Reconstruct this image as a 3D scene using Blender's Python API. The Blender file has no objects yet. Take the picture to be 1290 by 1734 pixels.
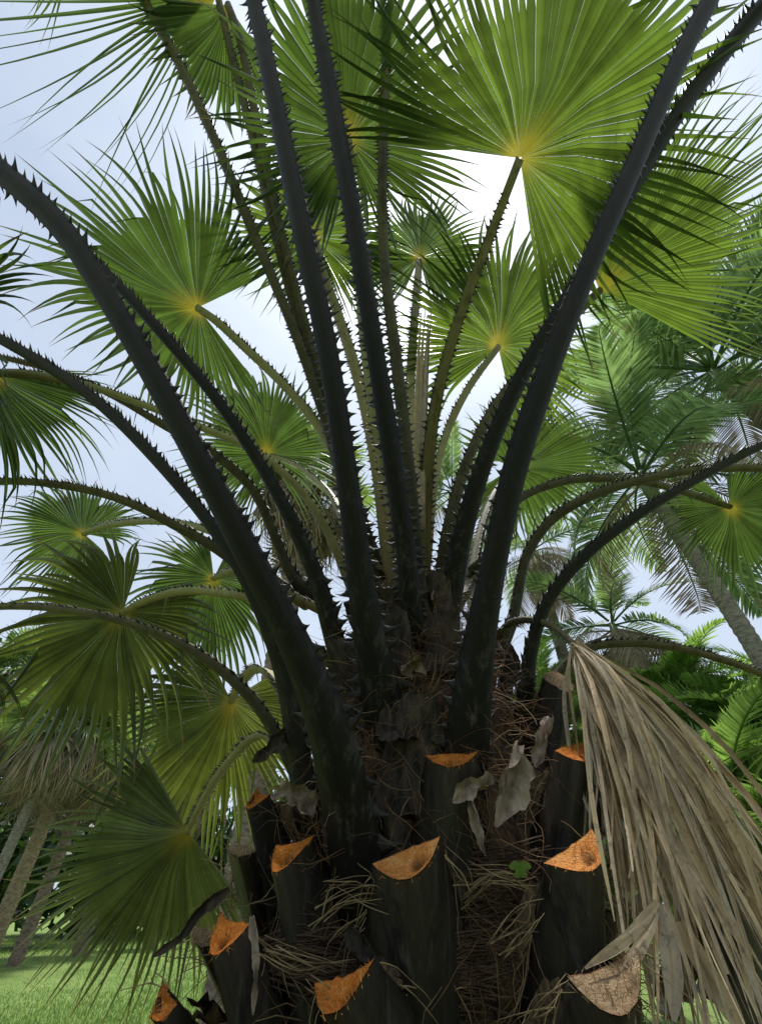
import bpy, math, random
import numpy as np
from mathutils import Vector, Matrix

# ------------------------------------------------------------------ camera
F = 720.0; CX, CY = 645.0, 867.0; HORIZON = 1530.0; CAMZ = 1.6
PITCH = math.atan((HORIZON - CY) / F)
sc = bpy.context.scene
camd = bpy.data.cameras.new('camera'); cam = bpy.data.objects.new('camera', camd)
sc.collection.objects.link(cam); sc.camera = cam
cam.location = (0, 0, CAMZ); cam.rotation_euler = (math.pi / 2 + PITCH, 0, 0)
camd.sensor_fit = 'VERTICAL'; camd.sensor_height = 24.0
camd.lens = 24.0 * F / 1734.0
camd.clip_start = 0.02; camd.clip_end = 3000

# ------------------------------------------------------------------ sky, sun, exposure
SUN_EL, SUN_AZ = math.radians(77), math.radians(28)      # azimuth from +Y towards +X
sun_dir = Vector((math.cos(SUN_EL) * math.sin(SUN_AZ), math.cos(SUN_EL) * math.cos(SUN_AZ), math.sin(SUN_EL)))
world = bpy.data.worlds.new('World'); sc.world = world; world.use_nodes = True
wn, wl = world.node_tree.nodes, world.node_tree.links
wn.clear()
wo = wn.new('ShaderNodeOutputWorld'); bg = wn.new('ShaderNodeBackground'); bg.inputs['Strength'].default_value = 0.1
sky = wn.new('ShaderNodeTexSky'); sky.sky_type = 'NISHITA'; sky.sun_disc = False
sky.sun_elevation = SUN_EL; sky.sun_rotation = SUN_AZ
tc = wn.new('ShaderNodeTexCoord')
mp = wn.new('ShaderNodeMapping'); mp.inputs['Scale'].default_value = (1.0, 1.0, 1.9)
nz = wn.new('ShaderNodeTexNoise'); nz.inputs['Scale'].default_value = 1.7; nz.inputs['Detail'].default_value = 6; nz.inputs['Roughness'].default_value = .55
wl.new(tc.outputs['Generated'], mp.inputs['Vector']); wl.new(mp.outputs[0], nz.inputs['Vector'])
cr = wn.new('ShaderNodeValToRGB'); cr.color_ramp.elements[0].position = .30; cr.color_ramp.elements[1].position = .72
cr.color_ramp.elements[0].color = (3.2, 3.8, 4.75, 1); cr.color_ramp.elements[1].color = (4.4, 4.95, 5.8, 1)
wl.new(nz.outputs['Fac'], cr.inputs['Fac'])
# thin cloud lit from behind: brightens around the sun
dt = wn.new('ShaderNodeVectorMath'); dt.operation = 'DOT_PRODUCT'; dt.inputs[1].default_value = sun_dir
nv = wn.new('ShaderNodeVectorMath'); nv.operation = 'NORMALIZE'
wl.new(tc.outputs['Generated'], nv.inputs[0]); wl.new(nv.outputs[0], dt.inputs[0])
mx0 = wn.new('ShaderNodeMath'); mx0.operation = 'MAXIMUM'; mx0.inputs[1].default_value = 0
pw = wn.new('ShaderNodeMath'); pw.operation = 'POWER'; pw.inputs[1].default_value = 15.0
wl.new(dt.outputs['Value'], mx0.inputs[0]); wl.new(mx0.outputs[0], pw.inputs[0])
gl = wn.new('ShaderNodeMix'); gl.data_type = 'RGBA'; gl.blend_type = 'ADD'; gl.inputs['B'].default_value = (4.8, 4.7, 4.5, 1)
wl.new(pw.outputs[0], gl.inputs['Factor']); wl.new(cr.outputs['Color'], gl.inputs['A'])
mxs = wn.new('ShaderNodeMix'); mxs.data_type = 'RGBA'; mxs.inputs['Factor'].default_value = .9
wl.new(sky.outputs[0], mxs.inputs['A']); wl.new(gl.outputs['Result'], mxs.inputs['B'])
wl.new(mxs.outputs['Result'], bg.inputs['Color']); wl.new(bg.outputs[0], wo.inputs['Surface'])

sl = bpy.data.lights.new('sun', 'SUN'); sl.energy = 2.6; sl.angle = math.radians(7); sl.color = (1, .96, .9)
so = bpy.data.objects.new('sun', sl); sc.collection.objects.link(so)
so.rotation_euler = (-sun_dir).to_track_quat('-Z', 'Y').to_euler(); so.location = sun_dir * 40
vs = sc.view_settings; vs.view_transform = 'Standard'; vs.look = 'None'; vs.exposure = 0.8; vs.gamma = 1.0; vs.use_curve_mapping = False

# ------------------------------------------------------------------ helpers
CAM = np.array([0, 0, CAMZ]); UP = np.array([0, 0, 1.0])
FW = np.array([0, math.cos(PITCH), math.sin(PITCH)]); UV_ = np.array([0, -math.sin(PITCH), math.cos(PITCH)]); RT = np.array([1.0, 0, 0])
def ray(px, py): return RT * (px - CX) / F + UV_ * (CY - py) / F + FW
def P(px, py, zc): return CAM + ray(px, py) * zc
def zcY(px, py, Y): return Y / ray(px, py)[1]
def PY(px, py, Y): return P(px, py, zcY(px, py, Y))
def proj(p):
    d = np.asarray(p) - CAM; z = d @ FW
    return CX + F * (d @ RT) / z, CY - F * (d @ UV_) / z, z
def nrm(v): v = np.asarray(v, float); return v / (np.linalg.norm(v) + 1e-12)
def rotv(v, axis, ang):
    axis = nrm(axis); c, s = math.cos(ang), math.sin(ang)
    return v * c + np.cross(axis, v) * s + axis * (axis @ v) * (1 - c)
COL = sc.collection
ORG = {}
class MB:
    def __init__(self): self.v = []; self.f = []; self.a = {}; self.smooth = True
    def add(self, vs, fs, **attrs):
        o = len(self.v); self.v.extend(vs); self.f.extend([tuple(i + o for i in f) for f in fs])
        for k, val in attrs.items():
            lst = self.a.setdefault(k, [0.0] * o)
            if len(lst) < o: lst.extend([0.0] * (o - len(lst)))
            lst.extend(val if hasattr(val, '__len__') else [val] * len(vs))
    def mesh(self, name, mat, origin=(0, 0, 0)):
        me = bpy.data.meshes.new(name)
        v = np.array(self.v, float).reshape(-1, 3) - np.array(origin)
        me.from_pydata(v.tolist(), [], self.f)
        for k, val in self.a.items():
            val = list(val) + [0.0] * (len(self.v) - len(val))
            at = me.attributes.new(k, 'FLOAT', 'POINT'); at.data.foreach_set('value', np.array(val, np.float32))
        if mat:
            for m in (mat if isinstance(mat, (list, tuple)) else [mat]): me.materials.append(m)
        me.polygons.foreach_set('use_smooth', [self.smooth] * len(me.polygons))
        me.update(); return me
    def build(self, name, mat, parent=None, origin=None):
        if origin is None: origin = ORG[parent] if parent else (0, 0, 0)
        me = self.mesh(name, mat, origin)
        return put(name, me, parent, origin)
def put(name, me, parent=None, origin=(0, 0, 0)):
    ob = bpy.data.objects.new(name, me); COL.objects.link(ob)
    origin = np.array(origin, float); ORG[ob] = origin
    if parent is not None:
        ob.parent = parent; ob.location = origin - ORG[parent]
    else: ob.location = origin
    return ob
def thing(name, label, cat, loc, group=None):
    ob = put(name, None, None, loc); ob['label'] = label; ob['category'] = cat
    ob.empty_display_size = .2
    if group: ob['group'] = group
    return ob
def spline(pts, n):
    """Catmull-Rom through pts (any dimension)."""
    p = np.array(pts, float)
    d = np.r_[0, np.cumsum(np.linalg.norm(np.diff(p[:, :2], axis=0), axis=1))]; d /= d[-1]
    m = np.gradient(p, d, axis=0) if len(p) > 2 else np.repeat((p[1:] - p[:1]), 2, 0)
    out = []
    for t in np.linspace(0, 1, n):
        i = min(np.searchsorted(d, t, 'right') - 1, len(p) - 2); i = max(i, 0)
        h = d[i + 1] - d[i]; s = (t - d[i]) / h
        out.append((2*s**3 - 3*s**2 + 1) * p[i] + (s**3 - 2*s**2 + s) * h * m[i] + (-2*s**3 + 3*s**2) * p[i+1] + (s**3 - s**2) * h * m[i+1])
    return np.array(out)
def tube(mb, pts, rad, sides=6, cap=True, **attrs):
    pts = [np.asarray(p, float) for p in pts]; n = len(pts)
    rad = rad if hasattr(rad, '__len__') else [rad] * n
    T0 = nrm(pts[1] - pts[0]); ref = np.array([1, 0, 0]) if abs(T0[0]) < .8 else np.array([0, 1, 0])
    a = nrm(np.cross(T0, ref)); vs = []; tt = []
    for i in range(n):
        T = nrm(pts[min(i + 1, n - 1)] - pts[max(i - 1, 0)])
        a = nrm(a - T * (a @ T)); b = np.cross(T, a)
        for k in range(sides):
            w = 2 * math.pi * k / sides
            vs.append(pts[i] + (a * math.cos(w) + b * math.sin(w)) * rad[i]); tt.append(i / (n - 1))
    fs = [(i*sides + k, i*sides + (k+1) % sides, (i+1)*sides + (k+1) % sides, (i+1)*sides + k) for i in range(n-1) for k in range(sides)]
    if cap: fs += [tuple(range(sides))[::-1], tuple((n-1)*sides + k for k in range(sides))]
    mb.add(vs, fs, t=tt, **attrs)

# ------------------------------------------------------------------ materials
def mat(name):
    m = bpy.data.materials.new(name); m.use_nodes = True; n, l = m.node_tree.nodes, m.node_tree.links; n.clear()
    out = n.new('ShaderNodeOutputMaterial'); return m, n, l, out
def noise(n, l, scale, detail=4, vec=None, rough=.55, dist=0):
    x = n.new('ShaderNodeTexNoise'); x.inputs['Scale'].default_value = scale; x.inputs['Detail'].default_value = detail
    x.inputs['Roughness'].default_value = rough; x.inputs['Distortion'].default_value = dist
    if vec is not None: l.new(vec, x.inputs['Vector'])
    return x.outputs['Fac']
def ramp(n, l, fac, stops):
    x = n.new('ShaderNodeValToRGB'); e = x.color_ramp.elements
    while len(e) < len(stops): e.new(.5)
    for i, (p, c) in enumerate(stops): e[i].position = p; e[i].color = (*c, 1) if len(c) == 3 else c
    l.new(fac, x.inputs['Fac']); return x.outputs['Color']
def g(v): return (v, v, v)
def mixc(n, l, fac, a, b, mode='MIX'):
    x = n.new('ShaderNodeMix'); x.data_type = 'RGBA'; x.blend_type = mode
    for s, v in (('Factor', fac), ('A', a), ('B', b)):
        if hasattr(v, 'links') or hasattr(v, 'is_linked'): l.new(v, x.inputs[s])
        else: x.inputs[s].default_value = v if s == 'Factor' else (*v, 1)
    return x.outputs['Result']
def attr(n, name):
    x = n.new('ShaderNodeAttribute'); x.attribute_name = name; return x.outputs['Fac']
def math_(n, l, op, a, b=None):
    x = n.new('ShaderNodeMath'); x.operation = op
    for i, v in enumerate((a, b)):
        if v is None: continue
        if isinstance(v, (int, float)): x.inputs[i].default_value = v
        else: l.new(v, x.inputs[i])
    return x.outputs[0]
def coords(n, l, scale=(1, 1, 1)):
    t = n.new('ShaderNodeTexCoord'); m = n.new('ShaderNodeMapping'); m.inputs['Scale'].default_value = scale
    l.new(t.outputs['Object'], m.inputs['Vector']); return m.outputs[0]
def bsdf(n, l, out, col, rough=.6, spec=.3, bump=None, bstr=.3, bdist=.01):
    b = n.new('ShaderNodeBsdfPrincipled'); b.inputs['Roughness'].default_value = rough; b.inputs['Specular IOR Level'].default_value = spec
    if isinstance(col, tuple): b.inputs['Base Color'].default_value = (*col, 1)
    else: l.new(col, b.inputs['Base Color'])
    if bump is not None:
        bp = n.new('ShaderNodeBump'); bp.inputs['Strength'].default_value = bstr; bp.inputs['Distance'].default_value = bdist
        l.new(bump, bp.inputs['Height']); l.new(bp.outputs[0], b.inputs['Normal'])
    if out: l.new(b.outputs[0], out.inputs['Surface'])
    return b
def leaf_mat(name, base, trans, hub, tip, tmix=.5, hubr=(.0, .07), rough=.36):
    m, n, l, out = mat(name)
    r = attr(n, 'r'); c = attr(n, 'c'); sg = attr(n, 'seg')
    nf = noise(n, l, 9, 5, coords(n, l)); nfine = noise(n, l, 70, 3, coords(n, l))
    c2 = math_(n, l, 'MULTIPLY', c, c)
    hubf = ramp(n, l, math_(n, l, 'SUBTRACT', r, math_(n, l, 'MULTIPLY', c2, .10)), [(hubr[0], g(.9)), (hubr[1], g(0))])
    tipf = math_(n, l, 'MULTIPLY', ramp(n, l, math_(n, l, 'ADD', r, math_(n, l, 'MULTIPLY', nf, .18)), [(.99, g(0)), (1.1 / 1.1, g(1))]), .85)
    rib = ramp(n, l, c, [(.80, g(0)), (.97, g(1))])
    v = math_(n, l, 'ADD', math_(n, l, 'MULTIPLY', sg, .85), math_(n, l, 'MULTIPLY', nf, .95))
    vari = math_(n, l, 'ADD', v, .12)
    def chain(col, ribcol):
        x = mixc(n, l, 1.0, col, vari, 'MULTIPLY') if False else None
        vm = n.new('ShaderNodeVectorMath'); vm.operation = 'SCALE'; vm.inputs[0].default_value = col; l.new(vari, vm.inputs['Scale'])
        x = mixc(n, l, hubf, vm.outputs[0], hub)
        x = mixc(n, l, math_(n, l, 'MULTIPLY', rib, .4), x, ribcol)
        return mixc(n, l, tipf, x, tip)
    cb = chain(base, tuple(min(1, k * 1.8) for k in base)); ct = chain(trans, tuple(k * .8 for k in trans))
    stri = noise(n, l, 120, 2, coords(n, l))
    b = bsdf(n, l, None, cb, rough, .45, bump=nfine, bstr=.15, bdist=.004)
    t = n.new('ShaderNodeBsdfTranslucent'); l.new(ct, t.inputs['Color'])
    mx = n.new('ShaderNodeMixShader'); mx.inputs[0].default_value = tmix
    l.new(b.outputs[0], mx.inputs[1]); l.new(t.outputs[0], mx.inputs[2]); l.new(mx.outputs[0], out.inputs['Surface'])
    return m
M = {}
M['leaf'] = leaf_mat('palm_leaf', (.056, .080, .048), (.110, .188, .026), (.50, .40, .04), (.20, .14, .06), .40)
M['leaf_old'] = leaf_mat('palm_leaf_old', (.078, .096, .042), (.20, .245, .03), (.46, .36, .04), (.22, .15, .06), .36)
M['leaf_young'] = leaf_mat('palm_leaf_young', (.060, .088, .045), (.158, .250, .026), (.55, .45, .05), (.20, .16, .06), .46)
M['leaf_bg'] = leaf_mat('far_fan_leaf', (.105, .155, .060), (.25, .38, .07), (.20, .22, .05), (.22, .18, .09), .42)
M['leaf_pin'] = leaf_mat('feather_leaf', (.085, .130, .070), (.22, .34, .10), (.1, .16, .05), (.2, .16, .08), .5)
M['leaf_bright'] = leaf_mat('bright_feather_leaf', (.10, .18, .048), (.30, .48, .09), (.12, .2, .04), (.2, .18, .06), .5)
M['dead'] = leaf_mat('dry_leaf', (.50, .385, .235), (.50, .36, .17), (.36, .27, .16), (.34, .25, .14), .25, rough=.6)
def dry_mat(name):
    m, n, l, out = mat(name); sg = attr(n, 'seg'); rr_ = attr(n, 'r')
    f = noise(n, l, 14, 6, coords(n, l), .65); sp = noise(n, l, 60, 5, coords(n, l), .7); fi = noise(n, l, 6, 4, coords(n, l))
    k = math_(n, l, 'ADD', math_(n, l, 'MULTIPLY', sg, .75), math_(n, l, 'MULTIPLY', math_(n, l, 'SUBTRACT', f, .37), .9))
    c = ramp(n, l, k, [(.0, (.20, .145, .095)), (.22, (.42, .32, .20)), (.48, (.66, .49, .29)), (.70, (.44, .35, .27)), (1, (.74, .60, .40))])
    c = mixc(n, l, ramp(n, l, sp, [(.55, g(0)), (.68, g(.7))]), c, (.10, .07, .045))
    c = mixc(n, l, ramp(n, l, attr(n, 'c'), [(.75, g(0)), (1, g(.35))]), c, (.2, .14, .08))
    b = bsdf(n, l, None, c, .62, .25, bump=sp, bstr=.4, bdist=.003); t_ = n.new('ShaderNodeBsdfTranslucent'); l.new(c, t_.inputs['Color'])
    mx = n.new('ShaderNodeMixShader'); mx.inputs[0].default_value = .2; l.new(b.outputs[0], mx.inputs[1]); l.new(t_.outputs[0], mx.inputs[2]); l.new(mx.outputs[0], out.inputs['Surface'])
    return m
M['dead'] = dry_mat('dry_strip')
M['dead_far'] = leaf_mat('dry_far_leaf', (.30, .235, .165), (.30, .22, .13), (.2, .15, .1), (.2, .15, .1), .25, rough=.7)
M['broad'] = leaf_mat('broad_leaf', (.030, .062, .020), (.08, .17, .02), (.03, .06, .02), (.05, .08, .02), .35)
def stalk_mat(name, low, high, t0, t1, dirt=1.0):
    m, n, l, out = mat(name)
    t = attr(n, 't'); e = attr(n, 'e')
    cx = n.new('ShaderNodeCombineXYZ'); l.new(math_(n, l, 'MULTIPLY', attr(n, 'x'), 16), cx.inputs[0]); l.new(math_(n, l, 'MULTIPLY', t, 9), cx.inputs[1])
    st = noise(n, l, 1.6, 7, cx.outputs[0], .7); big = noise(n, l, 7, 5, coords(n, l))
    tt = math_(n, l, 'ADD', t, math_(n, l, 'MULTIPLY', math_(n, l, 'SUBTRACT', big, .5), .35))
    c = mixc(n, l, ramp(n, l, tt, [(t0, g(0)), (t1, g(1))]), low, high)
    # pale margins on the upper face
    c = mixc(n, l, math_(n, l, 'MULTIPLY', e, .6), c, tuple(k * 1.5 for k in high))
    # rust-brown and black blotches
    bl = noise(n, l, 16, 6, coords(n, l, (1, 1, .5)), .7)
    c = mixc(n, l, ramp(n, l, bl, [(.50, g(0)), (.62, g(.75 * dirt))]), c, (.010, .008, .007))
    # grey waxy scurf near the base
    sc_ = noise(n, l, 13, 10, coords(n, l, (2.2, 2.2, .22)), .74)
    base = ramp(n, l, t, [(.10, g(.8)), (.36, g(0))])
    c = mixc(n, l, math_(n, l, 'MULTIPLY', ramp(n, l, sc_, [(.53, g(0)), (.68, g(.75))]), base), c, (.15, .14, .12))
    c = mixc(n, l, ramp(n, l, st, [(.35, g(.5 * dirt)), (.65, g(0))]), c, (.008, .008, .008))
    b = bsdf(n, l, out, c, .50, .22, bump=st, bstr=.6, bdist=.006)
    return m
M['stalk_dark'] = stalk_mat('stalk_dark', (.0075, .0065, .0055), (.044, .035, .021), .35, 1.05)
M['stalk_mid'] = stalk_mat('stalk_mid', (.034, .029, .020), (.20, .170, .085), .05, .8, .7)
M['stalk_pale'] = stalk_mat('stalk_pale', (.15, .125, .06), (.36, .325, .17), .0, .45, .3)
M['stalk_stub'] = stalk_mat('stalk_stub', (.017, .0145, .011), (.052, .042, .028), .0, .24, 1.0)
def simple(name, c0, c1, scale, rough=.8, stretch=(1, 1, 1), bstr=.5, bdist=.01, spec=.2, thr=(.35, .65), detail=6):
    m, n, l, out = mat(name); f = noise(n, l, scale, detail, coords(n, l, stretch), .62)
    bsdf(n, l, out, ramp(n, l, f, [(thr[0], c0), (thr[1], c1)]), rough, spec, bump=f, bstr=bstr, bdist=bdist); return m
M['thorn'] = simple('thorn_black', (.008, .008, .008), (.03, .028, .025), 60, .35, spec=.5)
M['mat'] = simple('fibre_mat', (.022, .014, .010), (.15, .092, .058), 34, .95, (1, 1, .35), .9, .02)
M['fibre'] = simple('fibre_brown', (.08, .040, .020), (.26, .15, .075), 12, .8, bstr=.1)
M['fibre_dark'] = simple('fibre_dark', (.02, .012, .008), (.12, .074, .045), 9, .85, bstr=.1)
M['fibre_pale'] = simple('fibre_straw', (.13, .088, .046), (.33, .245, .13), 15, .75, bstr=.1)
M['sheath'] = simple('dark_sheath', (.014, .011, .010), (.075, .056, .043), 30, .75, (1.5, 1.5, .4), .6)
M['sheath_brown'] = simple('brown_sheath', (.045, .028, .017), (.20, .135, .08), 40, .85, (2.5, 2.5, .3), .8, .008)
M['paper'] = simple('papery_sheath', (.11, .075, .055), (.36, .28, .215), 38, .7, (1, 1, .4), .5, .006)
M['trunk_grey'] = simple('ringed_trunk', (.12, .105, .085), (.30, .27, .22), 9, .9, (1, 1, 3), .6, .02)
M['trunk_tan'] = simple('tan_trunk', (.16, .115, .07), (.34, .265, .17), 8, .9, (1, 1, 2), .7, .02)
M['trunk_brown'] = simple('brown_trunk', (.10, .075, .055), (.28, .215, .16), 8, .9, (1, 1, 2.4), .7, .02)
M['crownshaft'] = simple('crownshaft_green', (.12, .16, .07), (.26, .29, .17), 4, .5, (1, 1, .3), .1)
M['bark'] = simple('dark_bark', (.03, .024, .018), (.10, .08, .06), 12, .9, (1, 1, .4), .8, .02)
def cut_mat(name, deep, mid, light):
    m, n, l, out = mat(name)
    f = noise(n, l, 34, 8, coords(n, l), .75, 1.2); ff = noise(n, l, 260, 3, coords(n, l)); sp = noise(n, l, 90, 4, coords(n, l), .7)
    c = ramp(n, l, f, [(.33, deep), (.5, mid), (.68, light)])
    c = mixc(n, l, ramp(n, l, sp, [(.62, g(0)), (.70, g(.75))]), c, tuple(k * .25 for k in deep))
    c = mixc(n, l, ramp(n, l, ff, [(.4, g(.3)), (.6, g(0))]), c, deep)
    c = mixc(n, l, ramp(n, l, attr(n, 'pit'), [(.25, g(0)), (.75, g(.85))]), c, (.05, .018, .006))
    c = mixc(n, l, ramp(n, l, math_(n, l, 'ADD', attr(n, 'rim'), math_(n, l, 'MULTIPLY', f, .3)), [(.95, g(0)), (1.15 / 1.15, g(.7))]), c, (.16, .06, .02))
    bsdf(n, l, out, c, .85, .15, bump=ff, bstr=1.0, bdist=.008); return m
M['cut'] = cut_mat('cut_orange', (.34, .085, .012), (.68, .22, .030), (.82, .38, .09))
M['cut_tan'] = cut_mat('cut_tan', (.38, .12, .025), (.68, .28, .07), (.76, .46, .19))
M['cut_old'] = cut_mat('cut_hairy', (.16, .10, .05), (.34, .23, .13), (.46, .36, .23))
M['fuzz'] = simple('cut_fuzz', (.40, .15, .03), (.70, .36, .10), 40, .9, bstr=.1)
M['fuzz_old'] = simple('old_cut_fuzz', (.22, .14, .07), (.48, .36, .22), 40, .9, bstr=.1)
# ground
def ground_mat():
    m, n, l, out = mat('lawn')
    a = noise(n, l, .5, 7, coords(n, l), .7); b = noise(n, l, 9, 5, coords(n, l)); d = noise(n, l, 60, 3, coords(n, l))
    c = ramp(n, l, a, [(.35, (.14, .215, .06)), (.65, (.24, .32, .10))])
    c = mixc(n, l, ramp(n, l, b, [(.4, g(.45)), (.62, g(0))]), c, (.11, .18, .04))
    bsdf(n, l, out, c, .9, .1, bump=d, bstr=.8, bdist=.03); return m
M['lawn'] = ground_mat()
M['grass'] = leaf_mat('grass_blade', (.19, .29, .075), (.26, .40, .09), (.15, .23, .06), (.30, .36, .13), .4)

# ------------------------------------------------------------------ ground
mb = MB(); S = 900; N = 60
g1 = np.linspace(-1, 1, N + 1); g1 = np.sign(g1) * np.abs(g1) ** 3 * S
rng = random.Random(3)
vs_ = [(x, y, 0 if math.hypot(x, y) < 10 else .08 * math.sin(x * .21 + 1) * math.cos(y * .17)) for y in g1 for x in g1]
fs_ = [(j*(N+1)+i, j*(N+1)+i+1, (j+1)*(N+1)+i+1, (j+1)*(N+1)+i) for j in range(N) for i in range(N)]
mb.add(vs_, fs_); gr = mb.build('ground', M['lawn']); gr['kind'] = 'structure'
mb = MB(); V = [(.14, 1.64, .02)]; nb_ = 48  # brown disc added out of view to cut the lawn's green bounce on the trunk
rb = np.random.RandomState(4)
for rr_, hh in ((1.4, .03), (2.6, .012), (3.0, -.03)):
    for k in range(nb_): a = 2 * math.pi * k / nb_; q = rr_ * rb.uniform(.96, 1.04); V.append((.14 + q * math.cos(a), 1.64 + q * math.sin(a), hh))
mb.add(V, [(0, 1 + k, 1 + (k + 1) % nb_) for k in range(nb_)] + [(1 + j*nb_ + k, 1 + (j+1)*nb_ + k, 1 + (j+1)*nb_ + (k+1) % nb_, 1 + j*nb_ + (k+1) % nb_) for j in range(2) for k in range(nb_)])
o = mb.build('added_brown_disc', simple('added_disc_brown', (.05, .034, .022), (.17, .12, .08), 25, .95, bstr=.9, bdist=.03)); o['kind'] = 'structure'
# mown grass blades on the strip of lawn in view
mb = MB(); mb.smooth = False
rs = np.random.RandomState(5)
for k in range(26000):
    px = rs.uniform(-60, 420); py = rs.uniform(1585, 1790)
    d = ray(px, py)
    if d[2] >= -.02: continue
    p = CAM + d * (CAMZ / -d[2])
    a = rs.uniform(0, 6.283); h = rs.uniform(.03, .075) * (1 + p[1] * .03); w = .004 + .0006 * p[1]
    t = np.array([math.cos(a), math.sin(a), 0]); q = np.array([rs.uniform(-.03, .03), rs.uniform(-.03, .03), h])
    p = np.array([p[0], p[1], -.01 if p[1] < 9 else .0])
    mb.add([p - t * w, p + t * w, p + q], [(0, 1, 2)], r=[.3, .3, .8], c=[0, 0, 0], seg=rs.uniform())
o = mb.build('grass', M['grass']); o['kind'] = 'stuff'; o['label'] = 'short mown green grass on the lawn at lower left'; o['category'] = 'grass'

# ------------------------------------------------------------------ blade (fan) builder
def fan(mb, hub, u, v, R, spread, nseg, droop=.15, tipd=.25, split=.55, cup=.14, pleat=.65, costa=.14, basal=.3, seed=0, brk=.05, hubr=.004, nk=6, jit=.06, lean=None):
    rs = np.random.RandomState(seed); hub = np.asarray(hub, float)
    u = nrm(u); v = nrm(v - u * (v @ u)); n = np.cross(u, v); sp = math.radians(spread)
    if n[2] < 0: n = -n
    ae = np.linspace(-sp, sp, nseg + 1)
    ae[1:-1] += rs.uniform(-.12, .12, nseg - 1) * (2 * sp / nseg)
    se = split * rs.uniform(.82, 1.12, nseg + 1) * (1 - .12 * (np.abs(ae) / math.pi))
    wob = rs.uniform(0, 6.28, 3)
    def L(a): return R * (1 - basal * (abs(a) / math.pi) ** 1.6)
    def base(a, r, ln):
        ca, sa = math.cos(a), math.sin(a)
        rr = r * ln
        p = hub + u * (costa * R * max(0, ca) ** 2 * min(1, r * 5)) + (u * ca + v * sa) * rr
        p = p + n * (cup * R * r * abs(sa) + .03 * R * r * math.sin(2 * a + wob[0]) + .02 * R * r * math.sin(5 * a + wob[1]))
        p = p - UP * (droop * R * r ** 2.2)
        return p
    for i in range(nseg):
        aL, aR = ae[i], ae[i + 1]; aM = .5 * (aL + aR); da = aR - aL
        ln = L(aM) * rs.uniform(1 - jit, 1 + jit)
        s = min(se[i], se[i + 1]); td = tipd * rs.uniform(.3, 1.7); sv = rs.uniform()
        side = rs.normal(0, .075)
        if rs.uniform() < .045: ln *= rs.uniform(.72, .9)
        rl = [hubr, .10, .22, .36, s * .8, s] if s > .45 else [hubr, .1, s * .6, s]
        rk = sorted(set(rl)) + [s + (1 - s) * (k / nk) for k in range(1, nk + 1)]
        brk_r = rs.uniform(s, .85) if rs.uniform() < brk else 9
        t = -math.sin(aM) * u + math.cos(aM) * v
        ws = s * ln * da * .5
        V = []; RR = []; CC = []; bp = None
        for r in rk:
            if r <= s + 1e-6:
                w = r * ln * da * .5
                Lp = base(aL, r, L(aL) * .5 + ln * .5); Rp = base(aR, r, L(aR) * .5 + ln * .5)
                if r < s * .9:
                    Lp = base(aL, r, L(aL)); Rp = base(aR, r, L(aR))
                Mp = base(aM, r, ln) - n * (pleat * w)
                Lp = Lp + n * (pleat * w); Rp = Rp + n * (pleat * w)
            else:
                q = (r - s) / (1 - s)
                w = ws * max(0.012, (1 + .45 * q) * (1 - q ** 1.25) * (1 - .35 * q))
                Mp = base(aM, r, ln) - UP * (td * R * (1 - s) * q * q) + t * (side * R * q * q)
                if r > brk_r:
                    if bp is None: bp = (last, r)
                    Mp = bp[0] + (-UP * .95 + (u * math.cos(aM) + v * math.sin(aM)) * .15) * (r - bp[1] + .06) * ln
                Lp = Mp - t * w + n * (pleat * w); Rp = Mp + t * w + n * (pleat * w); Mp = Mp - n * (pleat * w)
            last = Mp
            V += [Lp, Mp, Rp]; RR += [r] * 3; CC += [0, 1, 0]
        K = len(rk)
        fs = []
        for k in range(K - 1):
            a = 3 * k; fs += [(a, a + 1, a + 4, a + 3), (a + 1, a + 2, a + 5, a + 4)]
        mb.add(V, fs, r=RR, c=CC, seg=[sv] * len(V))

# ------------------------------------------------------------------ the big palm
AX, AY = .14, 1.64
palm = thing('fan_palm', 'huge fan palm with black thorny leaf stalks and orange cut stubs in foreground', 'palm tree', (AX, AY, 0))

# trunk core under the stubs
mb = MB(); rs = np.random.RandomState(1)
prof = [(0, .40), (.5, .38), (1.0, .37), (1.4, .37), (1.8, .33), (2.05, .27), (2.25, .20), (2.45, .14), (2.6, .09), (2.75, .02)]
zz = np.linspace(0, 2.75, 64); rr = np.interp(zz, [p[0] for p in prof], [p[1] for p in prof]); NS = 56
V = []; fs = []
ph = rs.uniform(0, 6.28, 8)
for i, (z, r) in enumerate(zip(zz, rr)):
    for k in range(NS):
        a = 2 * math.pi * k / NS
        d = .03 * math.sin(7 * a + 9 * z + ph[0]) * math.sin(13 * z + 3 * a + ph[1]) + .015 * math.sin(19 * a + ph[2] + 15 * z) + rs.normal(0, .006)
        V.append((AX + (r + d * min(1, r * 5)) * math.cos(a), AY + (r + d * min(1, r * 5)) * math.sin(a), z))
fs = [(i*NS+k, i*NS+(k+1) % NS, (i+1)*NS+(k+1) % NS, (i+1)*NS+k) for i in range(len(zz)-1) for k in range(NS)]
mb.add(V, fs); mb.build('trunk', M['mat'], palm)

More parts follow.
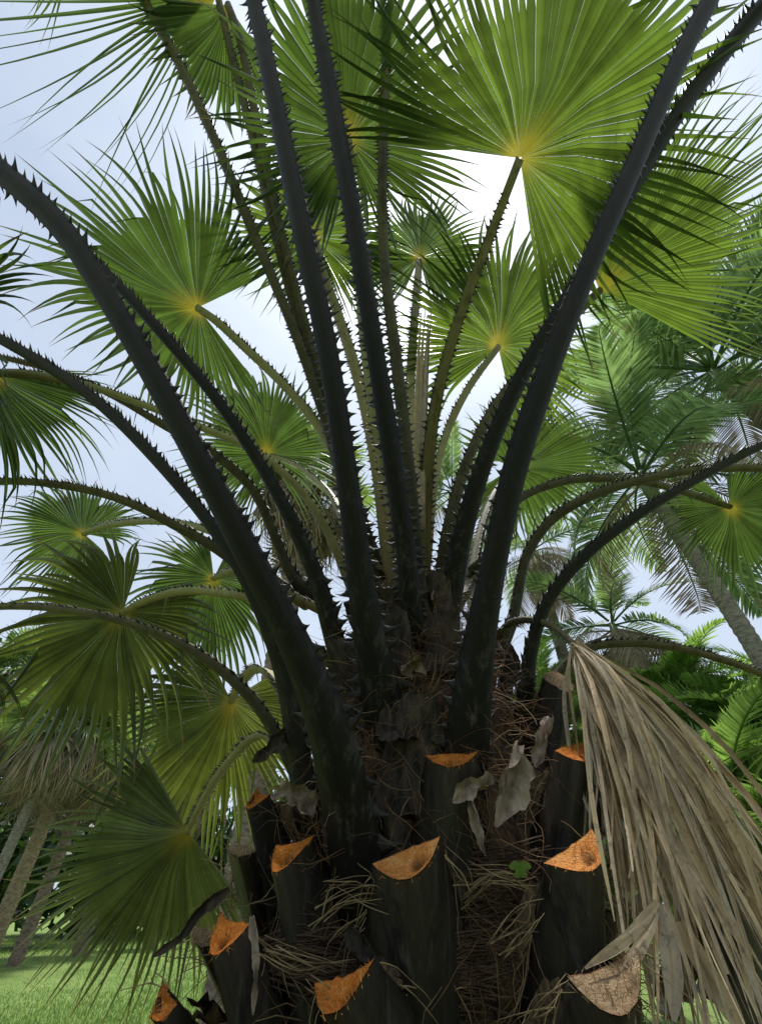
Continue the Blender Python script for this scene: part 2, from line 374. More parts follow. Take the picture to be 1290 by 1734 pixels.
# thorn meshes: X outward, Y along the stalk, Z normal; unit length
def thorn_mesh(curve, seed):
    mb = MB(); rs = np.random.RandomState(seed); V = []; S_ = 6
    prof = [(-.12, .50, .20), (.05, .36, .17), (.30, .20, .12), (.58, .11, .075), (.82, .05, .04)]
    for x, ay, az in prof:
        for k in range(S_):
            w = 2 * math.pi * k / S_
            V.append((x, ay * math.cos(w) + curve * x * x, az * math.sin(w)))
    V.append((1.05, curve * 1.1, 0)); n = len(prof)
    fs = [(i*S_+k, i*S_+(k+1) % S_, (i+1)*S_+(k+1) % S_, (i+1)*S_+k) for i in range(n-1) for k in range(S_)]
    fs += [((n-1)*S_+k, (n-1)*S_+(k+1) % S_, n*S_) for k in range(S_)]
    mb.add(V, fs); return mb.mesh('thorn', M['thorn'])
THORN = [thorn_mesh(c, i) for i, c in enumerate((.30, .48, .15, -.15))]
THV = [np.array([v.co[:] for v in t.vertices]) for t in THORN]; THF = [[tuple(p.vertices) for p in t.polygons] for t in THORN]
thorn_jobs = []       # (size in px, stalk, matrix columns, variant)

def add_thorns(stalk, cen, lat, nor, T, wid, rs, sides=(-1, 1), spacing=1.0, t0=0.03, t1=.93, k=1.0):
    d = np.r_[0, np.cumsum(np.linalg.norm(np.diff(cen, axis=0), axis=1))]; tot = d[-1]
    for sd in sides:
        s = tot * t0 + rs.uniform(0, .02)
        while s < tot * t1:
            f = [np.array([np.interp(s, d, arr[:, j]) for j in range(3)]) for arr in (cen, lat, nor, T)]
            w = np.interp(s, d, wid)
            ln = (.004 + .37 * w) * rs.choice([1, 1, 1, .6]) * rs.uniform(.7, 1.25) * k
            X = nrm(f[1] * sd + f[2] * rs.uniform(-.1, .45) + f[3] * rs.normal(0, .15)); Y = nrm(f[3] - X * (f[3] @ X)); Z = np.cross(X, Y)
            pos = f[0] + f[1] * sd * w * .49
            px, py, zc = proj(pos)
            vis = ln * F / zc if (zc > .1 and -20 < px < 1310 and -20 < py < 1740) else 0
            thorn_jobs.append((vis, stalk, np.column_stack([X * ln, Y * ln * rs.uniform(.8, 1.2), Z * ln]), pos, rs.randint(4)))
            s += (.010 + .29 * w) * rs.uniform(.6, 1.45) * spacing

def frame(cen, lat0, twist=0.0):
    n = len(cen); T = np.array([nrm(cen[min(i+1, n-1)] - cen[max(i-1, 0)]) for i in range(n)])
    lat = np.array([nrm(lat0 - t * (t @ lat0)) for t in T])
    if twist: lat = np.array([rotv(l_, t, twist * i / (n - 1)) for i, (l_, t) in enumerate(zip(lat, T))])
    nor = np.cross(lat, T); return T, lat, nor

def stalk_mesh(mb, cen, lat, nor, wid, thick=.46):
    n = len(cen); V = []; tt = []; xx = []; ee = []
    sec = [(.5 * math.cos(a), -thick * math.sin(a)) for a in np.linspace(0, math.pi, 9)] + [(-.43, .055), (-.2, -.02), (0, -.06), (.2, -.02), (.43, .055)]
    m = len(sec)
    for i in range(n):
        for x, y in sec:
            V.append(cen[i] + lat[i] * x * wid[i] + nor[i] * y * wid[i]); tt.append(i / (n - 1))
        xx += [k / m for k in range(m)]; ee += [.35] + [0] * 7 + [.35] + [1] * 5
    fs = [(i*m+k, i*m+(k+1) % m, (i+1)*m+(k+1) % m, (i+1)*m+k) for i in range(n-1) for k in range(m)]
    fs += [tuple(range(m))[::-1], tuple((n-1)*m+k for k in range(m))]
    mb.add(V, fs, t=tt, x=xx, e=ee)

def frond(pts, Y0, shade, tip=None, dz=1.0, roll=0, spread=130, nseg=80, zc1=2.0, R=None, twist=0, droop=.12, tipd=.3, seed=0, basal=.3, cup=.12, split=.62, thorns=1.0, brk=.11, lm='leaf', dead=False, rootdrop=.22, tk=1.0):
    """pts: [(px,py,width_px)] from the base on the trunk to the hub of the blade. Base depth from the trunk; hub depth zc1 from the blade's usual size (radius about a metre)."""
    rs = np.random.RandomState(seed + 100)
    sp = spline(pts, 44); pix = sp[:, :2]; wpx = np.maximum(sp[:, 2], 4)
    z0 = zcY(*pix[0], Y0)
    d = np.r_[0, np.cumsum(np.linalg.norm(np.diff(pix, axis=0), axis=1))]; d /= d[-1]
    def curve(z1): 
        z = 1 / ((1 - d) / z0 + d / z1)
        return np.array([P(p[0], p[1], q) for p, q in zip(pix, z)]), z
    cen, z = curve(zc1); wid = wpx * z / F
    # root the stalk in the trunk
    b = cen[0]; inw = nrm(np.array([AX - b[0], AY - b[1], 0])); T0 = nrm(cen[3] - cen[0])
    ext = [b - T0 * q * rootdrop + inw * q * q * .10 - UP * q * .08 for q in (1.0, .66, .33)]
    cen = np.vstack([ext, cen]); wid = np.r_[wid[0] * 1.35, wid[0] * 1.22, wid[0] * 1.1, wid]
    hub = cen[-1]; h = hub - b
    rad = nrm(np.array([b[0] - AX, b[1] - AY, 0]) * 1.2 + np.array([h[0], h[1], 0]) * .6)
    lat0 = np.cross(rad, UP)
    T, lat, nor = frame(cen, lat0, math.radians(twist))
    if nor[3] @ inw < 0: nor = -nor
    mb = MB(); stalk_mesh(mb, cen, lat, nor, wid)
    st = mb.build('leaf_stalk', M['stalk_' + shade], palm, origin=cen[0])
    if thorns: add_thorns(st, cen, lat, nor, T, wid, rs, spacing=1 / thorns, k=tk)
    # blade
    mb = MB(); mb.smooth = False
    if tip is None:
        u = nrm(T[-1] + np.array([0, 0, -.05])); v = lat[-1]; R_ = R or .9; spread = min(spread, 92)
    else:
        tp = P(tip[0], tip[1], zc1 * dz); u = tp - hub; R_ = np.linalg.norm(u); u = u / R_
        v = nrm(np.cross(u, nrm(hub - CAM))); v = rotv(v, u, math.radians(roll))
    fan(mb, hub, u, v, R_, spread, nseg, droop=droop, tipd=tipd, seed=seed, basal=basal, cup=cup, split=split, brk=brk)
    bl = mb.build('leaf_blade', M[lm], st)
    return st

FR = [
 # thick dark stalks in front
 dict(pts=[(602,1400,104),(560,1220,88),(500,1080,64),(432,950,57),(332,760,52),(202,530,45),(102,380,44),(0,288,40),(-130,190,36),(-300,80,32)], Y0=1.22, zc1=1.3, shade='dark', tk=.9),
 dict(pts=[(520,1310,64),(486,1130,50),(432,1000,35),(370,900,30),(280,790,28),(150,665,24),(0,572,20),(-60,540,18),(-125,512,16)], Y0=1.42, zc1=1.9, shade='dark', tip=(-400,440), spread=165, droop=.02),
 dict(pts=[(570,1080,46),(540,980,38),(480,850,29),(380,690,25),(250,535,22),(150,430,20),(40,320,18),(-90,210,18),(-220,110,16)], Y0=1.5, zc1=2.2, shade='dark'),
 dict(pts=[(490,1265,40),(442,1190,35),(350,1110,28),(250,1062,22),(150,1036,18),(0,1026,15),(-110,1040,16),(-220,1070,14)], Y0=1.5, zc1=1.7, shade='mid'),
 dict(pts=[(450,1010,30),(400,950,27),(300,888,23),(200,842,19),(100,820,16),(0,815,14),(-80,830,12),(-190,860,11)], Y0=1.75, zc1=2.3, shade='mid'),
 dict(pts=[(650,1190,74),(622,1050,54),(598,880,42),(556,600,36),(510,380,35),(468,180,30),(430,0,26),(405,-110,24),(372,-260,22)], Y0=1.33, zc1=1.6, shade='dark'),
 dict(pts=[(702,1090,44),(690,960,36),(668,800,35),(636,600,31),(600,380,31),(562,170,28),(530,0,22),(512,-120,22),(492,-270,20)], Y0=1.45, zc1=1.9, shade='dark'),
 dict(pts=[(708,980,24),(694,820,22),(672,620,20),(650,430,17),(648,250,16),(655,100,15),(664,-20,13),(670,-110,12),(680,-260,11)], Y0=1.55, zc1=2.2, shade='mid'),
 dict(pts=[(600,900,22),(560,740,19),(510,590,18),(430,395,18),(370,250,17),(300,100,16),(240,-10,15),(200,-90,16),(140,-200,14)], Y0=1.7, zc1=2.4, shade='mid'),
 dict(pts=[(785,1265,88),(808,1090,62),(835,950,48),(868,800,47),(928,620,44),(1000,440,38),(1080,260,35),(1140,120,34),(1205,-10,32),(1260,-120,34),(1340,-290,30)], Y0=1.28, zc1=1.5, shade='dark', tk=.8),
 dict(pts=[(758,1010,50),(782,900,40),(822,770,34),(885,630,30),(962,500,28),(1055,340,27),(1152,185,29),(1290,12,30),(1380,-80,28),(1500,-200,28)], Y0=1.50, zc1=1.9, shade='dark'),
 dict(pts=[(742,1000,34),(756,900,28),(790,780,22),(842,680,19),(920,590,16),(985,520,18),(1015,492,14)], Y0=1.62, zc1=2.2, shade='mid', tip=(1290,215), lm='leaf_young', dz=.9, spread=72, roll=0, basal=.5, tipd=.1, droop=.05),
 # pale younger stalks behind
 dict(pts=[(718,940,26),(722,820,24),(735,700,21),(770,560,19),(820,425,17),(862,315,15),(880,268,15)], Y0=1.68, zc1=1.8, shade='mid', tip=(1190,-105), lm='leaf_young', dz=.95, spread=122, nseg=84, roll=-6, droop=.0, tipd=.1, split=.62),
 dict(pts=[(722,930,22),(732,830,19),(752,740,17),(790,660,15),(843,587,12)], Y0=1.74, zc1=2.6, shade='pale', tip=(895,385), lm='leaf_young', dz=1.05, spread=150, roll=20, droop=.05, tipd=.1),
 dict(pts=[(700,930,20),(692,780,18),(695,640,16),(702,540,14),(710,437,12)], Y0=1.7, zc1=2.9, shade='pale', tip=(722,325), lm='leaf', dz=1.08, spread=165, droop=.1),
 dict(pts=[(680,930,26),(650,780,24),(622,600,22),(604,400,18),(594,290,15),(590,238,13)], Y0=1.62, zc1=2.1, shade='pale', tip=(578,-150), lm='leaf', dz=.9, spread=168, nseg=86, droop=.05, basal=.45, split=.6),
 dict(pts=[(655,930,24),(640,800,23),(612,660,21),(575,540,18),(548,460,15),(532,402,12)], Y0=1.72, zc1=2.6, shade='pale', tip=(548,250), lm='leaf_young', spread=165, dz=1.06),
 dict(pts=[(610,900,24),(588,810,23),(545,728,20),(490,660,18),(420,592,17),(360,538,15),(335,521,13)], Y0=1.75, zc1=2.5, shade='pale', tip=(60,430), dz=.95, spread=140, nseg=84, roll=-10, droop=.02),
 dict(pts=[(585,960,26),(571,925,25),(546,877,22),(487,804,19),(431,762,17),(340,722,15),(263,692,14),(120,645,16),(0,632,14),(-12,633,12)], Y0=1.7, zc1=2.3, shade='pale', tip=(-60,820), spread=120, dz=.85, droop=.1),
 dict(pts=[(590,900,20),(564,838,17),(515,793,14),(475,775,11),(453,771,9)], Y0=1.85, zc1=4.0, shade='pale', tip=(425,610), spread=155),
 dict(pts=[(480,930,28),(425,820,24),(365,768,21),(280,720,17),(190,668,14),(95,628,12),(-20,600,10),(-150,580,9)], Y0=1.75, zc1=2.4, shade='mid'),
 dict(pts=[(450,960,22),(407,922,20),(337,891,17),(271,882,15),(217,884,13),(163,895,11),(143,904,10)], Y0=1.8, zc1=3.4, shade='pale', tip=(20,850), spread=165, droop=.1),
 dict(pts=[(490,990,20),(450,965,17),(400,964,14),(362,979,11)], Y0=1.85, zc1=3.4, shade='pale', tip=(330,1150), lm='leaf', spread=165, dz=.95, droop=.15),
 dict(pts=[(470,1040,26),(430,1012,23),(384,1003,20),(310,999,18),(248,1016,15),(208,1037,13)], Y0=1.65, zc1=2.4, shade='pale', tip=(40,1250), lm='leaf_old', spread=160, nseg=64, dz=.92, droop=.12, roll=10),
 dict(pts=[(475,1160,26),(455,1135,23),(438,1129,20),(410,1153,15),(391,1187,12)], Y0=1.75, zc1=2.8, shade='pale', tip=(320,1410), lm='leaf_old', spread=140, droop=.15),
 dict(pts=[(485,1265,22),(446,1242,19),(388,1288,16),(349,1346,14),(318,1408,11)], Y0=1.6, zc1=2.3, shade='pale', tip=(80,1615), lm='leaf_old', spread=92, nseg=62, droop=.03, tipd=.1, dz=.92, roll=-8, basal=.1),
 dict(pts=[(620,900,20),(560,700,18),(490,450,17),(430,180,15),(402,50,14),(386,8,12)], Y0=1.75, zc1=2.4, shade='mid', tip=(360,185), lm='leaf', dz=1.05, spread=70, nseg=34, droop=.2, split=.75),
 dict(pts=[(615,910,20),(550,700,18),(480,450,16),(420,200,14),(385,60,13),(368,-12,12)], Y0=1.8, zc1=2.4, shade='mid', tip=(-10,60), dz=.95, spread=52, nseg=30, droop=.05, tipd=.25, split=.22),
 # right side
 dict(pts=[(868,1010,34),(885,940,30),(930,878,26),(990,842,22),(1089,810,19),(1165,796,17),(1290,792,15),(1380,800,13),(1480,820,12)], Y0=1.6, zc1=2.1, shade='mid'),
 dict(pts=[(840,900,22),(868,852,20),(952,814,18),(1028,809,16),(1104,818,14),(1180,840,12),(1235,858,10)], Y0=1.85, zc1=3.2, shade='mid', tip=(1300,985), dz=1.0, spread=165, droop=.12),
 dict(pts=[(880,1185,48),(892,1100,38),(920,1020,32),(980,945,28),(1080,868,24),(1180,808,21),(1290,752,17),(1400,705,14),(1520,665,13)], Y0=1.5, zc1=1.8, shade='dark', tk=1.2),
 dict(pts=[(915,1200,26),(938,1140,24),(985,1098,22),(1060,1086,20),(1150,1096,18),(1230,1118,16),(1300,1145,14),(1390,1190,12),(1480,1240,11)], Y0=1.72, zc1=2.1, shade='mid'),
 dict(pts=[(800,960,22),(815,890,19),(838,830,16),(868,792,12)], Y0=1.9, zc1=3.4, shade='mid', tip=(1030,775), spread=150, droop=.1, roll=15),
]
for i, f in enumerate(FR): frond(seed=i + 1, **f)

# spear: the youngest leaf, still folded
mb = MB()
c = spline([(708, 900, 1.95), (712, 700, 2.15), (716, 600, 2.3), (721, 530, 2.45)], 14)
pts = [P(a, b, z) for a, b, z in c]
for k in range(7):
    off = np.array([math.cos(k * .9), math.sin(k * .9), 0]) * .012
    tube(mb, [p + off * (1 + 1.5 * i / 13) for i, p in enumerate(pts)], [.02 * (1 - .93 * (i / 13) ** 2.2) for i in range(14)], 5, r=.5, c=0, seg=k / 7)
mb.build('spear_leaf', M['dead'], palm)

# dead leaf hanging on the right
def dead_leaf():
    rs = np.random.RandomState(44)
    c = spline([(838, 1085, 14), (862, 1056, 13), (905, 1050, 12), (945, 1068, 12), (972, 1092, 13)], 18)
    z = np.linspace(zcY(838, 1085, 1.62), zcY(972, 1092, 1.22), 18)
    cen = np.array([P(a[0], a[1], q) for a, q in zip(c, z)]); wid = c[:, 2] * z / F
    T, lat, nor = frame(cen, np.array([.3, -1, 0]))
    mb = MB(); stalk_mesh(mb, cen, lat, nor, wid); st = mb.build('dead_leaf_stalk', M['stalk_mid'], palm, origin=cen[0])
    add_thorns(st, cen, lat, nor, T, wid, rs)
    hub = cen[-1]
    ends = [(1050, 1500, 1.14), (1120, 1660, 1.05), (1180, 1760, .98), (1240, 1800, 1.0), (1310, 1740, 1.1), (1370, 1650, 1.22), (1380, 1540, 1.34)]
    E = np.array([PY(*e) for e in ends])
    N_ = 165
    for k in range(N_):
        s = (k + rs.uniform(-.4, .4)) / (N_ - 1); s = min(max(s, 0), 1)
        x = s * (len(E) - 1); i = min(int(x), len(E) - 2); e = E[i] + (E[i + 1] - E[i]) * (x - i)
        e = e + rs.normal(0, 1, 3) * np.array([.035, .05, .05])
        ln = rs.uniform(.72, 1.12); bow = np.array([rs.normal(.022, .018), rs.normal(-.01, .03), rs.normal(.02, .02)])
        w0 = rs.choice([.003, .005, .006, .009]) * rs.uniform(.8, 1.2); kq = rs.uniform(.35, 1.4); kd = rs.normal(0, .10, 3) * np.array([1, 1, .3]); n_ = 12; tw0 = rs.uniform(-.9, .9); tw1 = tw0 + rs.normal(0, 1.0)
        st0 = hub + np.array([(s - .4) * .035, rs.uniform(-.012, .012), rs.uniform(-.02, .01)])
        V = []; R_ = []; C_ = []
        for j in range(n_):
            q = j / (n_ - 1); p = st0 + (e - st0) * q * ln + bow * math.sin(math.pi * q) * 1.3
            p = p + np.array([rs.normal(0, .0015), rs.normal(0, .0015), 0]) - UP * .05 * q * q + kd * max(0, q - kq)
            w = w0 * min(1, .22 + 2.4 * q) * (1 - .75 * max(0, (q - .55) / .45) ** 1.5)
            d = nrm(e - st0); vw = nrm(p - CAM); t = nrm(np.cross(d, vw)); a = tw0 + (tw1 - tw0) * q
            t = rotv(t, d, a); nn = np.cross(d, t)
            V += [p - t * w + nn * w * .45, p, p + t * w + nn * w * .45]; R_ += [.3 + .5 * q] * 3; C_ += [0, 1, 0]
        mb = MB(); mb.add(V, [f for j in range(n_ - 1) for f in ((3*j, 3*j+1, 3*j+4, 3*j+3), (3*j+1, 3*j+2, 3*j+5, 3*j+4))], r=R_, c=C_, seg=rs.uniform())
        mb.build('leaf_strip', M['dead'], st)
    # broad torn strips lower down
    for pl, w in (([(1112, 1528), (1062, 1588), (990, 1640)], 12), ([(1110, 1545), (1075, 1620), (1040, 1680)], 14), ([(1120, 1530), (1135, 1620), (1140, 1730)], 22), ([(1150, 1560), (1205, 1660), (1260, 1760)], 22), ([(985, 1180), (1000, 1340), (1040, 1560)], 7)):
        ribbon(st, 'leaf_strip', pl, w, 1.0, 1.0, M['dead'], rs, twist=.5)
def ribbon(parent, name, pl, wpx, Y0, Y1, mt, rs, twist=.6, curl=.35, n_=26, rag=0.0, kind=None):
    c = spline([(a, b, 0) for a, b in pl], n_); V = []; R_ = []; C_ = []
    Ys = np.linspace(Y0, Y1, n_); pts = [PY(a[0], a[1], y) for a, y in zip(c, Ys)]
    a0 = rs.uniform(-twist, twist); a1 = rs.uniform(-twist, twist); M_ = 11; ph = rs.uniform(0, 6, 4)
    for j in range(n_):
        q = j / (n_ - 1); p = pts[j]; d = nrm(pts[min(j + 1, n_ - 1)] - pts[max(0, j - 1)])
        t = nrm(np.cross(d, nrm(p - CAM))); t = rotv(t, d, a0 + (a1 - a0) * q); nn = np.cross(d, t)
        w = wpx * .5 * np.linalg.norm(p - CAM) * .85 / F * (1 - .8 * max(0, (q - .6) / .4) ** 1.6) * (.55 + .45 * min(1, q * 5))
        for k in range(M_):
            x = 2 * k / (M_ - 1) - 1
            jag = rag * x * (.55 * math.sin(7 * q + ph[3]) + .4 * math.sin(17 * q + ph[1] * (1 + x)) + rs.uniform(-.25, .25))
            V.append(p + t * w * (x + jag) + nn * w * (curl * x * x + .20 * math.sin(5 * q + 3 * x + ph[0]) + rag * (.35 * math.sin(11 * q - 4 * x + ph[1]) + .22 * math.sin(8 * x + 6 * q + ph[2]))) + d * rag * w * rs.uniform(-.5, .5) * (q > .9 or q < .08))
            R_.append(.5); C_.append(1 - abs(x))
    mb = MB(); mb.add(V, [(j*M_+k, j*M_+k+1, (j+1)*M_+k+1, (j+1)*M_+k) for j in range(n_-1) for k in range(M_-1)], r=R_, c=C_, seg=rs.uniform())
    o = mb.build(name, mt, parent)
    return o
dead_leaf()

# ------------------------------------------------------------------ cut stubs
def stub(left, right, bot, inner, Y, base, Yb, flare=1.35, face='cut', d=.055, body='stalk_stub', thorny=False, seed=0, pit=True, nb=9, fray=True):
    """left/right/bot/inner: pixels of the cut face outline; base: pixel of the root centre."""
    rs = np.random.RandomState(seed + 500)
    Lp, Rp, Bp, Ip = PY(*left, Y + .03), PY(*right, Y + .03), PY(*bot, Y - d), PY(*inner, Y + d * .6)
    m = 13; ss = np.linspace(0, 1, m)
    def arc(a, b, c):     # quadratic through a, b(mid), c
        k = 2 * b - .5 * (a + c); return np.array([(1-s)**2*a + 2*s*(1-s)*k + s*s*c for s in ss])
    outer = arc(Lp, Bp, Rp); inn = arc(Lp, Ip, Rp)
    outer[1:-1] += rs.normal(0, .0007, (m - 2, 3)); inn[1:-1] += rs.normal(0, .0009, (m - 2, 3))
    cen = (Lp + Rp + Bp + Ip) / 4; bc = PY(*base, Yb); ax = bc - cen
    ring0 = list(outer) + list(inn[1:-1][::-1]); k_ = len(ring0)
    V = []; tt = []; xx = []
    for j in range(nb):
        q = j / (nb - 1); sc_ = 1 + (flare - 1) * q ** 1.3
        for p in ring0:
            # all rings drop to the level below the oblique cut, then widen
            off = p - cen; al = off @ nrm(ax); off2 = off - nrm(ax) * al * min(1, q * 1.6)
            V.append(cen + ax * q + off2 * sc_); tt.append(.20 - .16 * q)
        xx += [k / k_ for k in range(k_)]
    fs = [(j*k_+k, j*k_+(k+1) % k_, (j+1)*k_+(k+1) % k_, (j+1)*k_+k) for j in range(nb-1) for k in range(k_)]
    mb = MB(); mb.add(V, fs, t=tt, x=xx); st = mb.build('cut_stub', M[body], palm, origin=cen)
    # cut face, slightly sunken and rough
    nfc = nrm(np.cross(Rp - Lp, Bp - Ip))
    if nfc @ (CAM - cen) < 0: nfc = -nfc
    rows = 10; V = []; pt = []; rm = []; pc = rs.uniform(.35, .65)
    for i in range(m):
        for r in range(rows):
            s = r / (rows - 1); p = outer[i] * (1 - s) + inn[i] * s
            edge = min(s, 1 - s) * 2 * math.sin(math.pi * ss[i])
            dd = math.hypot((ss[i] - pc) * 5.0, (s - .5) * 2.4); pv = max(0, 1 - dd) if pit else 0
            V.append(p + nfc * (.0015 - .008 * edge + rs.normal(0, .0018) * edge - .012 * pv)); pt.append(pv); rm.append(1.0 if edge < 1e-6 else max(0, 1 - edge * 4))
    mb = MB(); mb.add(V, [(i*rows+r, i*rows+r+1, (i+1)*rows+r+1, (i+1)*rows+r) for i in range(m-1) for r in range(rows-1)], pit=pt, rim=rm)
    mb.build('cut_face', M[face], st)
    for A_, sgn in ((Lp, -1), (Rp, 1)) if fray else ():
        lt = nrm(Rp - Lp) * sgn; V = []; inw = nrm(np.array([AX - cen[0], AY - cen[1], 0])); nq, nx = 9, 5; wm = rs.uniform(.035, .085)
        for a_ in range(nq):
            q = .12 + .88 * a_ / (nq - 1); m0 = A_ + ax * q + (A_ - cen) * (flare - 1) * q ** 1.3
            for b_ in range(nx):
                x_ = b_ / (nx - 1); V.append(m0 - lt * .012 + lt * x_ * wm * (a_ / (nq - 1)) ** .8 * rs.uniform(.85, 1.15) + inw * (.015 + .05 * x_) + UP * rs.normal(0, .004) + rs.normal(0, .0025, 3))
        mb = MB(); mb.add(V, [(a_*nx+b_, a_*nx+b_+1, (a_+1)*nx+b_+1, (a_+1)*nx+b_) for a_ in range(nq-1) for b_ in range(nx-1)]); mb.build('sheath_margin', M['sheath_brown'], st)
    mb = MB(); fz = 130 if face == 'cut_old' else 60
    for q_ in range(fz):
        i = rs.randint(1, m - 1); s_ = rs.uniform() ** 2 if face != 'cut_old' else rs.uniform(); p = outer[i] * (1 - s_) + inn[i] * s_
        d_ = nrm(nfc * .8 + rs.normal(0, .6, 3) - UP * .3); l_ = rs.uniform(.004, .012) * (1.6 if face == 'cut_old' else 1)
        tube(mb, [p - nfc * .006, p + d_ * l_ * .5, p + d_ * l_ + rs.normal(0, .002, 3)], [.0007, .0005, .0002], 3, cap=False)
    o = mb.build('cut_fuzz', M['fuzz_old' if face == 'cut_old' else 'fuzz'], st); o['kind'] = 'stuff'
    for q_ in range(16 if fray else 0):
        A_ = (Lp, Rp)[q_ % 2]; sgn = (-1, 1)[q_ % 2]; s0 = rs.uniform(.05, .7); lt = nrm(Rp - Lp)
        p = A_ + ax * s0 + (A_ - cen) * (flare - 1) * s0; dd = nrm(nrm(ax) * rs.uniform(.2, 1.0) + lt * sgn * rs.uniform(.1, .7) + rs.normal(0, .3, 3)); pp = [p]
        for j in range(6): dd = nrm(dd + rs.normal(0, .2, 3) - UP * .12); pp.append(pp[-1] + dd * rs.uniform(.012, .026))
        mb = MB(); tube(mb, pp, [rs.uniform(.0009, .002) * (1 - .12 * j) for j in range(7)], 4, cap=False); mb.build('frayed_fibre', M['fibre_pale'], st)
    if thorny:
        e = arc(Lp, .5 * (Lp + bc), bc) if thorny == 'L' else None
        A_ = Lp if thorny == 'L' else Rp
        cc = np.array([A_ + ax * q for q in np.linspace(0, .9, 12)])
        T, lat, nor = frame(cc, nrm(Lp - Rp) if thorny == 'L' else nrm(Rp - Lp)); add_thorns(st, cc, lat, nor, T, np.full(12, .05), rs, sides=(1,), spacing=1.2, k=1.4)
    return st
stub((718,1280),(812,1270),(768,1300),(765,1277), 1.20, (760,1500), 1.32, 1.55, seed=1)
stub((938,1272),(1012,1278),(985,1290),(1003,1256), 1.22, (950,1510), 1.36, 1.6, seed=2)
stub((920,1463),(1002,1404),(1012,1470),(968,1432), 1.08, (962,1750), 1.25, 1.6, seed=3, face='cut_tan')
stub((630,1464),(746,1416),(697,1488),(690,1438), 1.08, (714,1665), 1.24, 1.75, seed=4, face='cut_tan')
stub((467,1432),(534,1413),(470,1478),(500,1428), 1.22, (562,1660), 1.36, 2.0, seed=5)
stub((436,1334),(458,1344),(418,1371),(443,1346), 1.38, (494,1520), 1.50, 1.8, seed=6, pit=False)
stub((374,1545),(424,1564),(359,1620),(392,1560), 1.14, (470,1790), 1.28, 1.7, seed=7)
stub((532,1666),(636,1622),(566,1718),(590,1652), .98, (685,1830), 1.20, 1.6, seed=8)
stub((276,1662),(300,1702),(258,1730),(286,1684), 1.10, (400,1840), 1.45, 1.6, seed=9, pit=False)
stub((960,1655),(1082,1600),(1062,1720),(1020,1640), .98, (978,1860), 1.2, 1.5, seed=10, face='cut_old', pit=False)
stub((384,1440),(432,1440),(408,1452),(408,1432), 1.30, (450,1600), 1.52, 1.35, seed=11, face='cut_old', body='stalk_stub', pit=False)
stub((918,1148),(970,1160),(958,1172),(940,1138), 1.42, (905,1340), 1.52, 1.3, seed=12, face='cut_old', thorny='L', pit=False)
stub((325,1575),(372,1590),(340,1605),(348,1572), 1.34, (410,1720), 1.55, 1.4, seed=13, face='cut_old', pit=False)
stub((1218,1452),(1296,1470),(1262,1480),(1262,1440), 1.50, (1240,1720), 1.55, 1.4, seed=14, face='cut_old', thorny='L', pit=False, body='stalk_mid')
stub((850,1095),(872,1110),(862,1118),(862,1092), 1.62, (850,1230), 1.58, 1.3, seed=15, face='cut_old', pit=False)

# dark leaf sheaths packed between the stubs
rs = np.random.RandomState(77)
for k in range(54):
    a = rs.uniform(-math.pi, .35) if k < 46 else rs.uniform(0, 6.28); z = rs.uniform(.9, 2.35); r = np.interp(z, [p[0] for p in prof], [p[1] for p in prof]) if False else np.interp(z, [0, 1.4, 1.8, 2.1, 2.4], [.40, .39, .35, .28, .18])
    rad = np.array([math.cos(a), math.sin(a), 0]); tan = np.array([-math.sin(a), math.cos(a), 0])
    c = np.array([AX, AY, z]) + rad * r; w = rs.uniform(.06, .13); h = rs.uniform(.12, .26); til = rs.normal(0, .25)
    V = []; n1, n2 = 6, 7
    for j in range(n1):
        q = j / (n1 - 1)
        for i in range(n2):
            x = 2 * i / (n2 - 1) - 1
            V.append(c + tan * (x * w * (1 - .5 * q) + til * q * h) + UP * (q * h + rs.normal(0, .004)) + rad * (.03 - .05 * x * x + .07 * q * q + rs.normal(0, .006)))
    mb = MB(); mb.add(V, [(j*n2+i, j*n2+i+1, (j+1)*n2+i+1, (j+1)*n2+i) for j in range(n1-1) for i in range(n2-1)])
    mb.build('leaf_sheath', M['sheath'], palm)

# hair-like fibre between the stalk bases
def fibres(name, mt, N_, amin, amax, r0, r1, ln, seed, zr=(.9, 2.65)):
    rs = np.random.RandomState(seed); mb = MB()
    for k in range(N_):
        a = rs.uniform(amin, amax); z = rs.uniform(*zr)
        r = np.interp(z, [0, 1.4, 1.8, 2.1, 2.4, 2.8], [.42, .42, .38, .31, .20, .08]) + rs.uniform(-.01, .05)
        p = np.array([AX + r * math.cos(a), AY + r * math.sin(a), z])
        d = nrm(np.array([math.cos(a) * .35, math.sin(a) * .35, 0]) + rs.normal(0, .7, 3) * np.array([1, 1, .7])); st = rs.uniform(*ln) / 6
        pts = [p]
        for j in range(6):
            d = nrm(d + rs.normal(0, .28, 3) - UP * .10); pts.append(pts[-1] + d * st)
        w = rs.uniform(r0, r1)
        tube(mb, pts, [w * (1 - .7 * j / 6) for j in range(7)], 3, cap=False)
    o = mb.build(name, mt, palm); o['kind'] = 'stuff'
fibres('brown_fibre', M['fibre'], 3200, -math.pi, .2, .0006, .0018, (.08, .26), 21)
fibres('straw_fibre', M['fibre_pale'], 420, -math.pi, .2, .0007, .0018, (.10, .30), 22, (.9, 2.2))
